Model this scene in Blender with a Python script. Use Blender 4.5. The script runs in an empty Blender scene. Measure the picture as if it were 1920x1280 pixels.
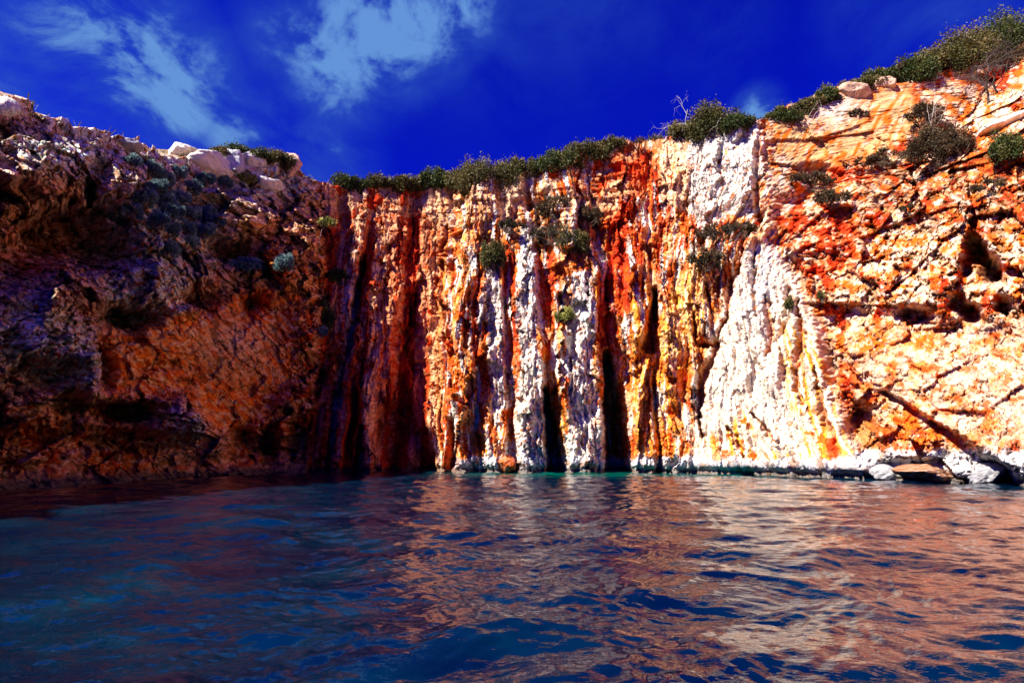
import bpy, math, random
import numpy as np
from mathutils import Vector
sc = bpy.context.scene
R = math.radians

# ------------------------------------------------------------------ camera
CAM_H, F, TILT = 1.5, 1000.0, math.atan(0.208)
cam_d = bpy.data.cameras.new('camera'); cam = bpy.data.objects.new('camera', cam_d)
sc.collection.objects.link(cam); sc.camera = cam
cam_d.sensor_width = 36; cam_d.lens = 36*F/1920; cam_d.clip_start = 0.05; cam_d.clip_end = 20000
cam.location = (0, 0, CAM_H); cam.rotation_euler = (math.pi/2 + TILT, 0, 0)

# ------------------------------------------------------------------ world and sun
SUN_AZ, SUN_EL = R(55), R(46)          # azimuth to the left of straight behind the camera
S = Vector((-math.sin(SUN_AZ)*math.cos(SUN_EL), -math.cos(SUN_AZ)*math.cos(SUN_EL), math.sin(SUN_EL)))
sc.view_settings.view_transform = 'Standard'; sc.view_settings.look = 'None'
sc.view_settings.exposure = 1.5; sc.view_settings.gamma = 1
sc.cycles.max_bounces = 7; sc.cycles.diffuse_bounces = 4; sc.cycles.glossy_bounces = 4
sc.cycles.transparent_max_bounces = 6; sc.cycles.caustics_reflective = False

world = bpy.data.worlds.new("World"); sc.world = world; world.use_nodes = True

class NT:
    def __init__(s, nt): s.nt = nt; nt.nodes.clear()
    def n(s, t, inp=None, **kw):
        nd = s.nt.nodes.new(t)
        for k, v in kw.items(): setattr(nd, k, v)
        for k, v in (inp or {}).items():
            if isinstance(v, bpy.types.NodeSocket): s.nt.links.new(v, nd.inputs[k])
            else: nd.inputs[k].default_value = v
        return nd
    def math(s, op, a, b=0.0, clamp=False):
        return s.n('ShaderNodeMath', {0: a, 1: b}, operation=op, use_clamp=clamp).outputs[0]
    def mix(s, f, a, b, mode='MIX'):
        nd = s.n('ShaderNodeMix', data_type='RGBA', blend_type=mode)
        for i, v in ((0, f), (6, a), (7, b)):
            if isinstance(v, bpy.types.NodeSocket): s.nt.links.new(v, nd.inputs[i])
            else: nd.inputs[i].default_value = v
        return nd.outputs[2]
    def noise(s, vec, scale, detail=6, rough=0.55, dist=0.0):
        return s.n('ShaderNodeTexNoise', {'Vector': vec, 'Scale': scale, 'Detail': detail, 'Roughness': rough, 'Distortion': dist}).outputs[0]
    def ramp(s, fac, stops, interp='LINEAR'):
        nd = s.n('ShaderNodeValToRGB', {0: fac}); cr = nd.color_ramp; cr.interpolation = interp
        while len(cr.elements) < len(stops): cr.elements.new(0.5)
        for e, (p, c) in zip(cr.elements, stops): e.position = p; e.color = (*c, 1) if len(c) == 3 else c
        return nd.outputs[0]
    def maprange(s, v, a, b, c=0.0, d=1.0, it='SMOOTHSTEP'):
        return s.n('ShaderNodeMapRange', {0: v, 1: a, 2: b, 3: c, 4: d}, interpolation_type=it).outputs[0]

def pix_dir(px, py):
    c, s = math.cos(TILT), math.sin(TILT)
    u = (px-960)/F; v = -(py-640)/F
    return Vector((u, c - v*s, s + v*c)).normalized()

w = NT(world.node_tree)
sky = w.n('ShaderNodeTexSky', sky_type='NISHITA', sun_disc=False, sun_elevation=SUN_EL,
          sun_rotation=math.atan2(S.x, S.y), air_density=1.0, dust_density=0.2, ozone_density=3.0)
tc = w.n('ShaderNodeTexCoord').outputs['Generated']
deep = w.mix(1.0, sky.outputs[0], (0.008, 0.032, 1.15, 1), 'MULTIPLY')
# wispy clouds: blobs along real sky directions broken by stretched noise
mp = w.n('ShaderNodeMapping', {'Vector': tc, 'Rotation': (R(10), R(-38), R(20)), 'Scale': (3.4, 2.2, 5.0)}).outputs[0]
n1 = w.noise(mp, 2.2, 10, 0.62, 0.35)
tot = None
for (px, py, rad, amp) in [(180, 60, .12, 1.0), (250, 110, .12, 1.2), (320, 150, .11, 1.2), (150, 10, .12, .8), (390, 190, .10, .7), (450, 245, .10, .8), (500, 200, .08, .5), (600, 300, .10, .7), (620, 120, .11, 1.0), (560, 90, .10, .7), (640, 170, .08, .7),
                           (700, 60, .12, 1.2), (775, 10, .12, 1.3), (830, -40, .12, 1.2), (560, 60, .10, .35), (655, 190, .08, .35), (1420, 206, .04, 1.0), (1800, 20, .08, .45), (1330, 60, .1, .15), (1690, 10, .1, .35), (-300, 0, .3, .6), (900, -500, .4, .6)]:
    d = pix_dir(px, py)
    dist = w.n('ShaderNodeVectorMath', {0: tc, 1: tuple(d)}, operation='DISTANCE').outputs['Value']
    b = w.maprange(dist, rad*1.45, 0.0, 0.0, amp*1.35)
    tot = b if tot is None else w.math('MAXIMUM', tot, b)
cl = w.math('MULTIPLY', tot, w.maprange(n1, 0.22, 0.76))
cloud = w.mix(cl, deep, (.22, 0.75, 3.7, 1))
cloud = w.mix(w.maprange(cl, 0.45, 1.0), cloud, (.9, 2.1, 4.9, 1))
bg = w.n('ShaderNodeBackground', {'Color': cloud, 'Strength': 0.05})
w.n('ShaderNodeOutputWorld', {'Surface': bg.outputs[0]})

sl = bpy.data.lights.new('sun', 'SUN'); so = bpy.data.objects.new('sun', sl); sc.collection.objects.link(so)
sl.energy = 5.0; sl.angle = R(0.5); sl.color = (1.0, 0.93, 0.82)
so.rotation_euler = S.to_track_quat('Z', 'Y').to_euler(); so.location = (-60, -60, 90)

# ------------------------------------------------------------------ numpy noise kit
U32 = np.uint32
def h2(ix, iy, seed):
    ix = np.asarray(ix).astype(np.int32).astype(U32); iy = np.asarray(iy).astype(np.int32).astype(U32)
    with np.errstate(over='ignore'):
        h = ix*U32(374761393) + iy*U32(668265263) + U32((seed*1442695041) & 0xffffffff)
        h ^= h >> U32(13); h *= U32(1274126177); h ^= h >> U32(16); h *= U32(2246822519); h ^= h >> U32(15)
    return h
def hf(ix, iy, seed): return h2(ix, iy, seed).astype(np.float32)*np.float32(1/4294967295.0)
def perlin(x, y, seed=0):
    x, y = np.broadcast_arrays(np.asarray(x, np.float32), np.asarray(y, np.float32))
    ix = np.floor(x); iy = np.floor(y); fx = x-ix; fy = y-iy
    ux = fx*fx*fx*(fx*(fx*6-15)+10); uy = fy*fy*fy*(fy*(fy*6-15)+10)
    def g(a, b):
        t = hf(ix+a, iy+b, seed)*np.float32(2*np.pi)
        return np.cos(t)*(fx-a) + np.sin(t)*(fy-b)
    n0 = g(0, 0)*(1-ux) + g(1, 0)*ux; n1_ = g(0, 1)*(1-ux) + g(1, 1)*ux
    return (n0*(1-uy) + n1_*uy)*np.float32(1.5)
def fbm(x, y, oc=4, seed=0, gain=0.5):
    t = 0; a = 1.0; tot = 0
    for i in range(oc):
        t = t + a*perlin(x*2**i + 17.3*i, y*2**i - 9.1*i, seed+i); tot += a; a *= gain
    return t/tot*1.3
def ridged(x, y, oc=4, seed=0):
    t = 0; a = 1.0; tot = 0
    for i in range(oc):
        t = t + a*(1-np.abs(perlin(x*2**i, y*2**i+5.7*i, seed+i))*2); tot += a; a *= 0.5
    return t/tot
def facets(x, y, seed=0, tilt=1.0):
    """jittered cells, each a randomly tilted plane; returns plane height, edge distance, cell random"""
    x = np.asarray(x, np.float32); y = np.asarray(y, np.float32); ix = np.floor(x); iy = np.floor(y)
    d1 = np.full(x.shape, 9.0, np.float32); d2 = d1.copy(); val = np.zeros(x.shape, np.float32); rid = val.copy()
    for a in (-1, 0, 1):
        for b in (-1, 0, 1):
            cx = ix+a; cy = iy+b
            qx = cx + hf(cx, cy, seed); qy = cy + hf(cx, cy, seed+1)
            dx = x-qx; dy = y-qy; d = dx*dx+dy*dy
            r = hf(cx, cy, seed+2)
            pl = (r-0.5) + tilt*((hf(cx, cy, seed+3)-0.5)*2*dx + (hf(cx, cy, seed+4)-0.5)*2*dy)
            near = d < d1
            d2 = np.where(near, d1, np.minimum(d2, d))
            val = np.where(near, pl, val); rid = np.where(near, r, rid); d1 = np.where(near, d, d1)
    return val, np.sqrt(d2)-np.sqrt(d1), rid
def ss(a, b, x): t = np.clip((x-a)/(b-a), 0, 1); return t*t*(3-2*t)
def seg_d(x, y, pts):
    """distance to a polyline and position along it 0..1"""
    best = np.full(np.shape(x), 1e9); tt = np.zeros(np.shape(x)); n = len(pts)-1
    for i in range(n):
        (ax, ay), (bx, by) = pts[i], pts[i+1]
        vx, vy = bx-ax, by-ay; t = np.clip(((x-ax)*vx+(y-ay)*vy)/(vx*vx+vy*vy), 0, 1)
        d = np.hypot(x-ax-t*vx, y-ay-t*vy); m = d < best
        best = np.where(m, d, best); tt = np.where(m, (i+t)/n, tt)
    return best, tt
def poly(x, y, pts, feather=8):
    """soft mask of a polygon"""
    inside = np.zeros(np.shape(x), bool); n = len(pts)
    for i in range(n):
        (ax, ay), (bx, by) = pts[i], pts[(i+1) % n]
        if ay == by: continue
        c = ((ay > y) != (by > y)) & (x < (bx-ax)*(y-ay)/(by-ay)+ax); inside ^= c
    d, _ = seg_d(x, y, list(pts)+[pts[0]])
    return ss(-feather, feather, np.where(inside, d, -d))

def project(X, Y, Z):
    c, s = math.cos(TILT), math.sin(TILT); dz = Z-CAM_H
    dep = np.maximum(Y*c + dz*s, 0.3)
    return 960 + F*X/dep, 640 - F*(-Y*s + dz*c)/dep, dep

# ------------------------------------------------------------------ cliff base surface
ctrl = [(-62, -60), (-38, -22), (-26.5, -2), (-23, 9), (-21.6, 16), (-21, 22), (-20.3, 27), (-20.1, 33), (-19.6, 38), (-18.4, 41), (-15.6, 42.6), (-12.0, 43.8), (-7.4, 44.6), (-5.6, 44.1), (-4.7, 42.3), (0, 42), (6, 41.6), (10, 41.3), (15, 39.4), (18.4, 36), (20.3, 31.6), (22.2, 27.3), (23.9, 23.6), (26, 17), (29, 7), (36, -10), (60, -60)]
def catmull(P, n=60):
    P = [np.array(p, float) for p in P]; P = [2*P[0]-P[1]] + P + [2*P[-1]-P[-2]]; out = []
    for i in range(1, len(P)-2):
        for t in np.linspace(0, 1, n, endpoint=False):
            a, b, c, d = P[i-1], P[i], P[i+1], P[i+2]
            out.append(0.5*((2*b)+(-a+c)*t+(2*a-5*b+4*c-d)*t*t+(-a+3*b-3*c+d)*t**3))
    out.append(P[-2]); return np.array(out)
CP = catmull(ctrl)
sl_ = np.r_[0, np.cumsum(np.hypot(*np.diff(CP, axis=0).T))]
pxc, _, _ = project(CP[:, 0], CP[:, 1], np.full(len(CP), 8.0))
vis = (CP[:, 1] > 14)
w_ = np.where(vis[1:], np.maximum(np.abs(np.diff(pxc))*0.78, np.diff(sl_)*9), np.diff(sl_)*3.0)
cw = np.r_[0, np.cumsum(w_)]; NC = int(cw[-1])
scol = np.interp(np.linspace(0, cw[-1], NC), cw, sl_)
bx = np.interp(scol, sl_, CP[:, 0]); by = np.interp(scol, sl_, CP[:, 1])
tx = np.gradient(bx, scol); ty = np.gradient(by, scol)
k = np.ones(41)/41
tx = np.convolve(np.pad(tx, 20, 'edge'), k, 'valid'); ty = np.convolve(np.pad(ty, 20, 'edge'), k, 'valid')
L = np.hypot(tx, ty); nx, ny = ty/L, -tx/L        # towards the water
col_px = project(bx, by, np.full(NC, 8.0))[0]
col_px = np.where(by < 12, np.where(bx < 0, -400, 2400), col_px)

camd = np.hypot(bx, by); cxd, cyd = -bx/camd, -by/camd            # towards the middle of the cove
wv = ss(8, 18, by)*np.where(np.abs(col_px-1080) < 480, .72, .90)
dnx = nx*(1-wv) + cxd*wv; dny = ny*(1-wv) + cyd*wv; dl = np.hypot(dnx, dny); dnx, dny = dnx/dl, dny/dl
ds = np.gradient(scol); cross = np.abs(tx/L*(-cyd) + ty/L*cxd); ucol = np.cumsum(ds*np.sqrt(cross**2 + .16))
def setback(Z, cp):
    """how far the wall lies back at height Z (metres), for a column seen at photo x = cp"""
    wl = 1-ss(520, 620, cp); wr = ss(1400, 1600, cp)
    left = 1.4*ss(0, 1.0, Z)*0 + 0.9*np.exp(-((Z-0.7)/0.8)**2) - 1.5*ss(1.5, 9, Z) + (1.9*ss(8, 14, Z) + 0.30*np.maximum(Z-13, 0))*(1-.6*ss(400, 500, cp))
    mid = 0.06*Z + 0.10*np.maximum(Z-17, 0)
    right = 0.16*Z + 0.45*np.maximum(Z-11, 0) + 0.55*np.maximum(Z-18, 0)
    return left*wl + right*wr + mid*(1-wl)*(1-wr)

rim_pts = np.array([(-500, 60), (-100, 140), (0, 182), (45, 192), (100, 226), (150, 244), (200, 254), (270, 266), (310, 292), (400, 296), (430, 288), (470, 294), (520, 302), (560, 314), (582, 332), (605, 340), (650, 348), (780, 352), (830, 338), (950, 316), (1040, 313),
    (1060, 293), (1140, 272), (1230, 262), (1300, 247), (1390, 232), (1430, 226), (1500, 196), (1560, 164), (1620, 152), (1680, 142), (1760, 132), (1850, 116), (1920, 92), (2100, 30), (2600, -60)], float)
def rim_y(px):
    j = 3.5*fbm(px/26, px*0, 4, 11) + 3*(np.round(hf(np.floor(px/13), px*0, 5))-0.5)*ss(560, 640, px)
    return np.interp(px, rim_pts[:, 0], rim_pts[:, 1]) + j
ZS = np.linspace(3, 46, 1300)
Zg = np.repeat(ZS[None], NC, 0); CPg = np.repeat(col_px[:, None], 1300, 1)
sb = setback(Zg, CPg)
PX, PY, _ = project(bx[:, None]-nx[:, None]*sb, by[:, None]-ny[:, None]*sb, Zg)
hit = PY < rim_y(PX); idx = np.where(hit.any(1), hit.argmax(1), 700)
H = ZS[idx]
viscol = (by > 15)
iv = np.where(viscol)[0]; H[:iv[0]] = H[iv[0]+3] + 1.5*fbm(scol[:iv[0]]/6, scol[:iv[0]]*0, 3, 4); H[iv[-1]+1:] = H[iv[-1]-3] + 2*fbm(scol[iv[-1]+1:]/6, scol[iv[-1]+1:]*0, 3, 4)
H = np.convolve(np.pad(H, 3, 'edge'), np.ones(7)/7, 'valid')
del Zg, CPg, sb, PX, PY, hit

NR, NP = 600, 70
v = np.linspace(0, 1, NR)
Z = -1.2 + (H[:, None]+1.2)*v[None]
sb = setback(Z, col_px[:, None])
t_ = np.linspace(0, 1, NP+1)[1:]
back = 45*t_**2.2 + 0.02
# plateau rows behind the rim
Zp = H[:, None] + 0.16*back[None]*np.ones((NC, 1)); sbp = setback(H, col_px)[:, None] + back[None]
Z = np.concatenate([Z, Zp], 1); sb = np.concatenate([sb, sbp], 1)
plateau = np.concatenate([np.zeros((NC, NR)), np.repeat(ss(0, 0.35, t_)[None], NC, 0)], 1)
Sg = np.repeat(ucol[:, None], NR+NP, 1)
X0 = bx[:, None]-nx[:, None]*sb; Y0 = by[:, None]-ny[:, None]*sb
# keep plateaus of a concave bay from fanning or crossing: pull them towards a common outward direction
px, py, dep = project(X0, Y0, Z)
off = by[:, None] < 10
px = np.where(off, np.where(X0 < 0, -300, 2300), px); px = np.clip(px, -400, 2400)
py = np.where(off, 848-30*Z, py)
vy = Z                                       # height in metres

# domain-warped photo coordinates
wx = px + 9*fbm(px/55, py/55, 4, 31) + 3*perlin(px/9, py/9, 36)
wy = py + 11*fbm(px/60, py/60, 4, 41) + 3*perlin(px/9, py/9, 46)

# ---- region weights
bnd_top = [(1400, 100), (1446, 225), (1430, 290), (1452, 380), (1478, 470), (1522, 560), (1552, 650), (1578, 770), (1612, 850), (1650, 900)]
bnd_x = np.interp(wy, [p[1] for p in bnd_top], [p[0] for p in bnd_top])
bnd_x = bnd_x + 16*fbm(px/40+3, py/36, 4, 33)*ss(640, 500, py)
wR = ss(-20, 16, wx-bnd_x)
lb = np.interp(wy, [300, 500, 700, 900], [592, 612, 600, 575])
wL = 1-ss(-9, 9, wx-lb)
wM = np.clip(1-wR-wL, 0, 1)

# ---- strata coordinate (follows the leaning ribs)
up = 880-py
kk = np.interp(px, [560, 640, 760, 830, 960, 1110, 1200, 1300, 1400, 1480, 1560], [-.13, -.12, -.05, 0, .05, .05, .03, .06, .24, .34, .40])
kk = kk*np.where(px > 1250, ss(330, 520, py), 1) + 0.0
root = px + kk*up + 15*fbm(Sg/4, vy/6, 5, 51)
# hand-read rib profile: (root px, metres forward)
prof = np.array([(560, -1.0), (575, -1.6), (590, -1.9), (604, -.2), (640, .35), (648, -1.3), (656, -1.3), (664, .3), (696, .4), (704, -.5), (722, -.2), (734, -.9), (745, -2.2), (768, -2.4), (784, -1.0), (792, -.5), (800, .5), (828, .7), (834, 0),
    (842, .9), (852, .4), (870, 1.0), (896, 1.0), (903, .3), (912, 1.1), (950, 1.2), (958, -.9), (968, -1.2), (976, 1.1), (985, 1.6), (1024, 1.4), (1032, -1.4), (1046, -1.7), (1055, 1.1), (1075, 1.7), (1130, 1.5), (1140, -2.0), (1168, -2.4), (1184, .7),
    (1200, 1.2), (1230, 1.0), (1238, -1.0), (1245, 0.8), (1270, 1.3), (1290, .8), (1299, .3), (1310, 1.2), (1360, 2.0), (1420, 2.3), (1500, 2.2), (1560, 1.4), (1600, .6), (1660, 0)])
ribs = np.interp(root, prof[:, 0], prof[:, 1])
# the deep gaps close towards the top
gapfade = np.interp(px, [560, 830, 940, 1000, 1020, 1060, 1130, 1180, 1235, 1300], [0.45, .40, .35, .35, .12, .15, .06, .06, .3, .4])
lowgap = ss(640, 800, py)
ribs = np.where(ribs < 0, ribs*(gapfade + (1-gapfade)*lowgap), ribs)
ribs = np.where(ribs > 0, ribs*(.45+.55*ss(420, 640, py)), ribs)*(1+.55*fbm(root/22, vy/2.6, 3, 55))
ribs = ribs*np.where(px > 1300, ss(330, 520, py)*0.9+0.1, 1)
# fine strata ribs
def strata(per, seed, wob=0.25):
    q = Sg/per + wob*fbm(Sg/2.0, vy/7, 3, seed) + kk*up/45/per*0.9
    c = np.floor(q); f = q-c
    blk = np.floor(vy/(per*2.4) + 7*hf(c, c*0, seed+5) + 0.3*perlin(q*1.3, vy/2, seed))
    r = hf(c, blk*0, seed+1)*0.65 + hf(c, blk, seed+2)*0.35
    edge = np.minimum(f, 1-f)
    return (r-0.5) - 0.55*(1-ss(0, 0.16, edge)), r, edge
st1, r1, e1 = strata(1.15, 61); st2, r2, e2 = strata(0.47, 71, 0.4); st3, r3, e3 = strata(0.21, 81, 0.6)

# ---- blocks
fA, eA, rA = facets(Sg/3.1 + .3*fbm(Sg/2, vy/2, 2, 3), vy/2.6, 101, 1.0)
fB, eB, rB = facets(Sg/1.25 + .35*fbm(Sg, vy, 2, 5), vy/1.05, 111, 1.0)
fC, eC, rC = facets(Sg/.5 + .3*fbm(Sg*2, vy*2, 2, 7), vy/.42, 121, 1.1)
fD, eD, rD = facets(Sg/.2 + .3*perlin(Sg*5, vy*5, 8), vy/.17, 131, 1.2)
def cracks(u, w_, seed, width=.035, dens=.0):
    a = perlin(u + .5*perlin(u*.7, w_*.7, seed+3), w_ + .5*perlin(u*.8+4, w_*.8, seed+4), seed) + .22*perlin(u*3.1, w_*3.1, seed+1) + .08*perlin(u*9, w_*9, seed+2)
    return np.exp(-(a/width)**2)*ss(dens-.08, dens+.12, perlin(u*.9+11, w_*.9, seed+7))
ck1 = cracks(px/70+py/90, py/60-px/150, 501, .030, -.05); ck2 = cracks(px/26, py/22, 511, .05, .0); ck3 = cracks(px/60-py/50, py/120+px/140, 521, .03, 0); ck4 = cracks(px/11, py/10, 531, .09, .05)
ckv = cracks(root/16, py/120, 541, .06, -.1); ckv2 = cracks(root/8, py/40, 551, .09, 0)
n_lo = fbm(Sg/7, vy/6, 3, 141); n_mid = fbm(Sg/1.8, vy/1.6, 4, 151); n_hi = fbm(Sg/.35, vy/.3, 3, 161)
rg = ridged(Sg/2.2+.4*n_mid, vy/1.8, 4, 171)

def blob(cx, cy, rx, ry, rot=0.0, x=None, y=None, p=2):
    x = wx if x is None else x; y = wy if y is None else y
    c, s = math.cos(rot), math.sin(rot); dx = x-cx; dy = y-cy
    a = (dx*c+dy*s)/rx; b = (-dx*s+dy*c)/ry
    return np.exp(-(a*a+b*b)**(p/2)*1.2)

# ---- displacement, metres towards the water
gA = np.exp(-(eA/.05)**2); gB = np.exp(-(eB/.07)**2); gC = np.exp(-(eC/.10)**2)
fZ, eZ, rZ = facets(px/120 + .25*n_mid, py/95, 601, 1.0)
dL = 1.2*n_lo + 1.5*fZ + 1.7*fA + 0.95*fB*(.5+.7*rA) + 0.36*fC + .10*fD + .25*(rg-.4) + .05*n_hi + .3*n_mid - .55*ck1 - .30*ck2 - .40*ck3 - .10*ck4
smoothL = poly(wx, wy, [(190, 620), (330, 600), (440, 560), (560, 560), (560, 700), (480, 800), (400, 810), (340, 740), (200, 730)], 18)
dL = dL*(1-.72*smoothL) - 1.0*smoothL + smoothL*0.22*fbm((Sg+vy*.8)*1.5, (vy-Sg*.8)*.35, 4, 177)
for (cx, cy, rx, ry, a) in [(130, 425, 95, 50, -5.0), (60, 470, 70, 40, -2.6), (200, 470, 50, 30, -2.6), (250, 590, 60, 22, -2.8), (385, 555, 36, 26, -2.6), (480, 565, 24, 22, -2.2), (425, 470, 46, 20, -2.0), (350, 560, 26, 16, -1.6), (30, 360, 50, 18, -1.5), (180, 330, 24, 30, -1.4), (90, 700, 60, 24, -1.8), (200, 690, 16, 50, -1.6), (240, 770, 60, 20, -2.4), (250, 830, 110, 20, -2.8), (460, 830, 30, 34, -3.4), (505, 835, 18, 34, -3.4), (130, 760, 40, 20, -1.8), (300, 690, 40, 10, -.8),
                            (560, 830, 26, 60, -2.2), (55, 830, 100, 22, -1.4), (300, 380, 40, 60, .3), (90, 565, 100, 34, 1.1), (50, 620, 80, 50, 1.1), (130, 680, 50, 60, 1.0), (340, 790, 66, 40, 1.7), (290, 520, 60, 40, 1.2), (260, 330, 60, 50, 1.2), (100, 330, 100, 60, 1.2),
                            (490, 490, 60, 26, .9), (560, 480, 40, 90, .7), (440, 400, 60, 50, .4)]:
    dL = dL + (a if a > 0 else a*1.7)*blob(cx, cy, rx, ry, p=2.6)
dL = dL*(0.55+.45*ss(0.5, 3.5, vy))
ledge = np.exp(-((vy-.15-.25*n_mid)/.42)**2)
dL = dL + .9*ledge

brk = 1-ss(.0, .12, np.abs(((vy/0.62 + 3*r1 + .5*n_mid) % 1)-.5)-.38)
rw = root + 5*n_mid
fE, eE, rE = facets(rw/34, vy/6.5 + .5*n_mid, 401, 1.3); fF, eF, rF = facets(rw/14 + .2*n_mid, vy/2.7, 411, 1.3); fG, eG, rG = facets(rw/6, vy/.95, 421, 1.2); fH, eH, rH = facets(px/4.5, vy/.30, 431, 1.2)
gE = np.exp(-(eE/.07)**2)
texM = .62*( 1.15*fE*(.4+.9*ss(-.4, .4, vs_ := fbm(root/60, vy/5, 3, 57))) + .42*fF + .15*fG + .05*fH + 1.5*facets(root/75 + .3*n_mid, vy/9, 441, 1.1)[0] + .20*st1*(rE > .5) + .12*st2*(rE < .6) + .16*n_mid + .04*n_hi - .30*ckv - .14*ckv2 - .22*ck2*(rF > .4) - .07*ck4)
dM = ribs*.85 + .30*n_lo + texM
layered = ss(470, 370, py)*ss(1240, 1150, px)                    # blocky bedding near the rim
dM = dM + layered*(.28*fA+.22*np.sign(perlin(px*0+3.3, vy/.45+n_mid*.4, 9))*.4)
butt = poly(wx, wy, [(1300, 800), (1330, 640), (1395, 480), (1440, 452), (1500, 520), (1545, 640), (1575, 750), (1612, 840), (1650, 892), (1290, 892)], 12)
smoothW = poly(wx, wy, [(1315, 720), (1345, 660), (1380, 560), (1440, 470), (1475, 560), (1480, 700), (1540, 850), (1320, 850)], 20)
dM = dM*(1-.35*butt) + .7*butt
dM = dM - smoothW*.85*texM - butt*(1-smoothW)*.6*texM + smoothW*(.25*fbm(px/60, py/90, 3, 59) - .18*ckv*ck2)
# hollow and collar edges inside the white buttress
groove = 0
for pts, wdt, dpt in [([(1300, 590), (1312, 645), (1348, 652), (1330, 690), (1312, 730), (1310, 780), (1322, 820)], 6, 1.5), ([(1396, 470), (1372, 540), (1366, 600), (1348, 650)], 4, .8), ([(1440, 560), (1452, 620), (1440, 670)], 6, .8), ([(1500, 560), (1506, 640), (1494, 700), (1512, 760)], 6, .9),
                      ([(1410, 780), (1470, 830)], 3, .6), ([(1370, 800), (1400, 860)], 5, .8), ([(1530, 690), (1548, 770), (1570, 830)], 5, .8), ([(1420, 480), (1414, 540), (1424, 600)], 3, .6)]:
    dd, tt = seg_d(wx, wy, pts); gq = np.exp(-(dd/(wdt*(.5+.8*np.sin(np.pi*tt))))**2); groove = np.maximum(groove, gq); dM = dM - dpt*gq
dd, _ = seg_d(wx, wy, [(1480, 545), (1478, 600), (1460, 640)]); dM = dM - .8*np.exp(-(dd/6)**2)
for pts, wdt, dpt in [([(1022, 730), (1030, 790), (1042, 880)], 13, 5.5), ([(1140, 660), (1150, 740), (1162, 880)], 20, 6.0), ([(1226, 540), (1226, 600), (1218, 650)], 11, 4.5), ([(988, 330), (992, 385)], 8, 1.6),
                      ([(1150, 430), (1140, 560)], 8, 1.1), ([(560, 870), (575, 760), (592, 700)], 16, 4.5), ([(640, 360), (650, 420)], 10, 1.6), ([(680, 480), (655, 650), (640, 760)], 7, 1.8), ([(620, 880), (628, 760), (640, 680)], 8, 2.0),
                      ([(735, 880), (740, 790)], 34, 3.6), ([(755, 760), (750, 640), (770, 560)], 17, 1.3), ([(800, 880), (790, 820)], 16, 2.4), ([(676, 800), (672, 880)], 10, 3.2), ([(848, 790), (852, 870)], 7, 1.2),
                      ([(1420, 270), (1416, 330), (1424, 440)], 6, 1.3), ([(1400, 390), (1360, 400)], 16, .6), ([(1290, 390), (1340, 440), (1310, 470)], 14, .6), ([(1000, 430), (1006, 470)], 6, .8), ([(1050, 560), (1052, 570)], 7, .9)]:
    dd, tt = seg_d(px + 5*n_mid, py, pts); dM = dM - dpt*np.exp(-(dd/(wdt*(.35+.75*tt if dpt > 3 else 1)))**(3 if dpt > 3 else 4))
shelf = poly(wx, wy, [(960, 420), (1000, 350), (1110, 370), (1150, 430), (1130, 480), (1010, 480)], 18); dM = dM - .5*shelf + .4*shelf*fA
notch = np.exp(-((vy-.22)/.22)**2)
dM = dM + .25*np.exp(-((vy-.75)/.5)**2)*ss(840, 880, px) - .35*notch

pit = np.clip(.22-eB, 0, 1)*0; dR = .9*n_lo + 1.0*facets(px/95 + .3*n_mid, py/80, 611, 1.1)[0] + .85*fA + .24*fB + .09*fC + .04*fD + .20*(rg-.4) + .04*n_hi - .45*ck1 - .28*ck2 - .30*ck3 - .12*ck4
pn = fbm(px/30, py/26, 4, 181, .6)
pitR = poly(wx, wy, [(1500, 420), (1600, 380), (1760, 330), (1930, 240), (2100, 300), (2100, 620), (1700, 620), (1560, 560)], 30)
dR = dR - pitR*.40*ss(.12, .4, pn) - pitR*.15*fB
slab = poly(wx, wy, [(1440, 235), (1560, 170), (1700, 160), (1730, 240), (1620, 300), (1500, 315), (1460, 290)], 14)
slab2 = poly(wx, wy, [(1600, 620), (1900, 600), (2100, 700), (2100, 860), (1880, 880), (1700, 760), (1590, 700)], 25)
dR = dR*(1-.68*slab)*(1-.55*slab2)
cr1, tt = seg_d(wx, wy, [(1650, 728), (1720, 775), (1800, 830), (1880, 905)]); side = (wx-1650)*.62-(wy-728)   # above the crack: overhanging slab
dR = dR + .95*ss(-4, 10, side)*ss(1640, 1720, wx)*ss(600, 760, wy) - .9*np.exp(-((cr1)/(5+9*tt))**4)
dR = dR + 1.0*poly(wx, wy, [(1460, 470), (1620, 360), (1730, 330), (1900, 230), (2100, 250), (2100, 560), (1600, 600), (1520, 560)], 24)*.5
for (cx, cy, rx, ry, rot, a) in [(1832, 478, 17, 28, -.4, -3.2), (1858, 512, 17, 26, -.2, -3.2), (1812, 505, 12, 20, .2, -2.2), (1718, 596, 30, 14, .1, -1.9), (1792, 575, 16, 18, 0, -1.9), (1820, 596, 20, 16, .6, -1.8), (1880, 580, 14, 20, 0, -1.5), (1540, 340, 44, 22, .2, -1.5), (1510, 375, 26, 18, 0, -1.2),
                                 (1550, 705, 15, 55, -.12, -2.6), (1610, 800, 26, 50, -.5, -1.2), (1690, 882, 60, 12, -.15, -1.4), (1870, 890, 30, 14, .6, -1.6), (1480, 390, 24, 14, .3, -.8), (1650, 600, 60, 8, .15, -.5), (1700, 520, 14, 10, 0, -.5)]:
    dR = dR + a*(1.9 if cx > 1825 and cy < 530 else 1.25 if cx > 1800 else 1.0)*blob(cx, cy-8, rx*1.1, ry*1.1, rot, px+.3*(wx-px), py+.3*(wy-py), p=4)
dR = dR + .4*np.exp(-((vy-.5)/.4)**2) - .3*notch

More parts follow.
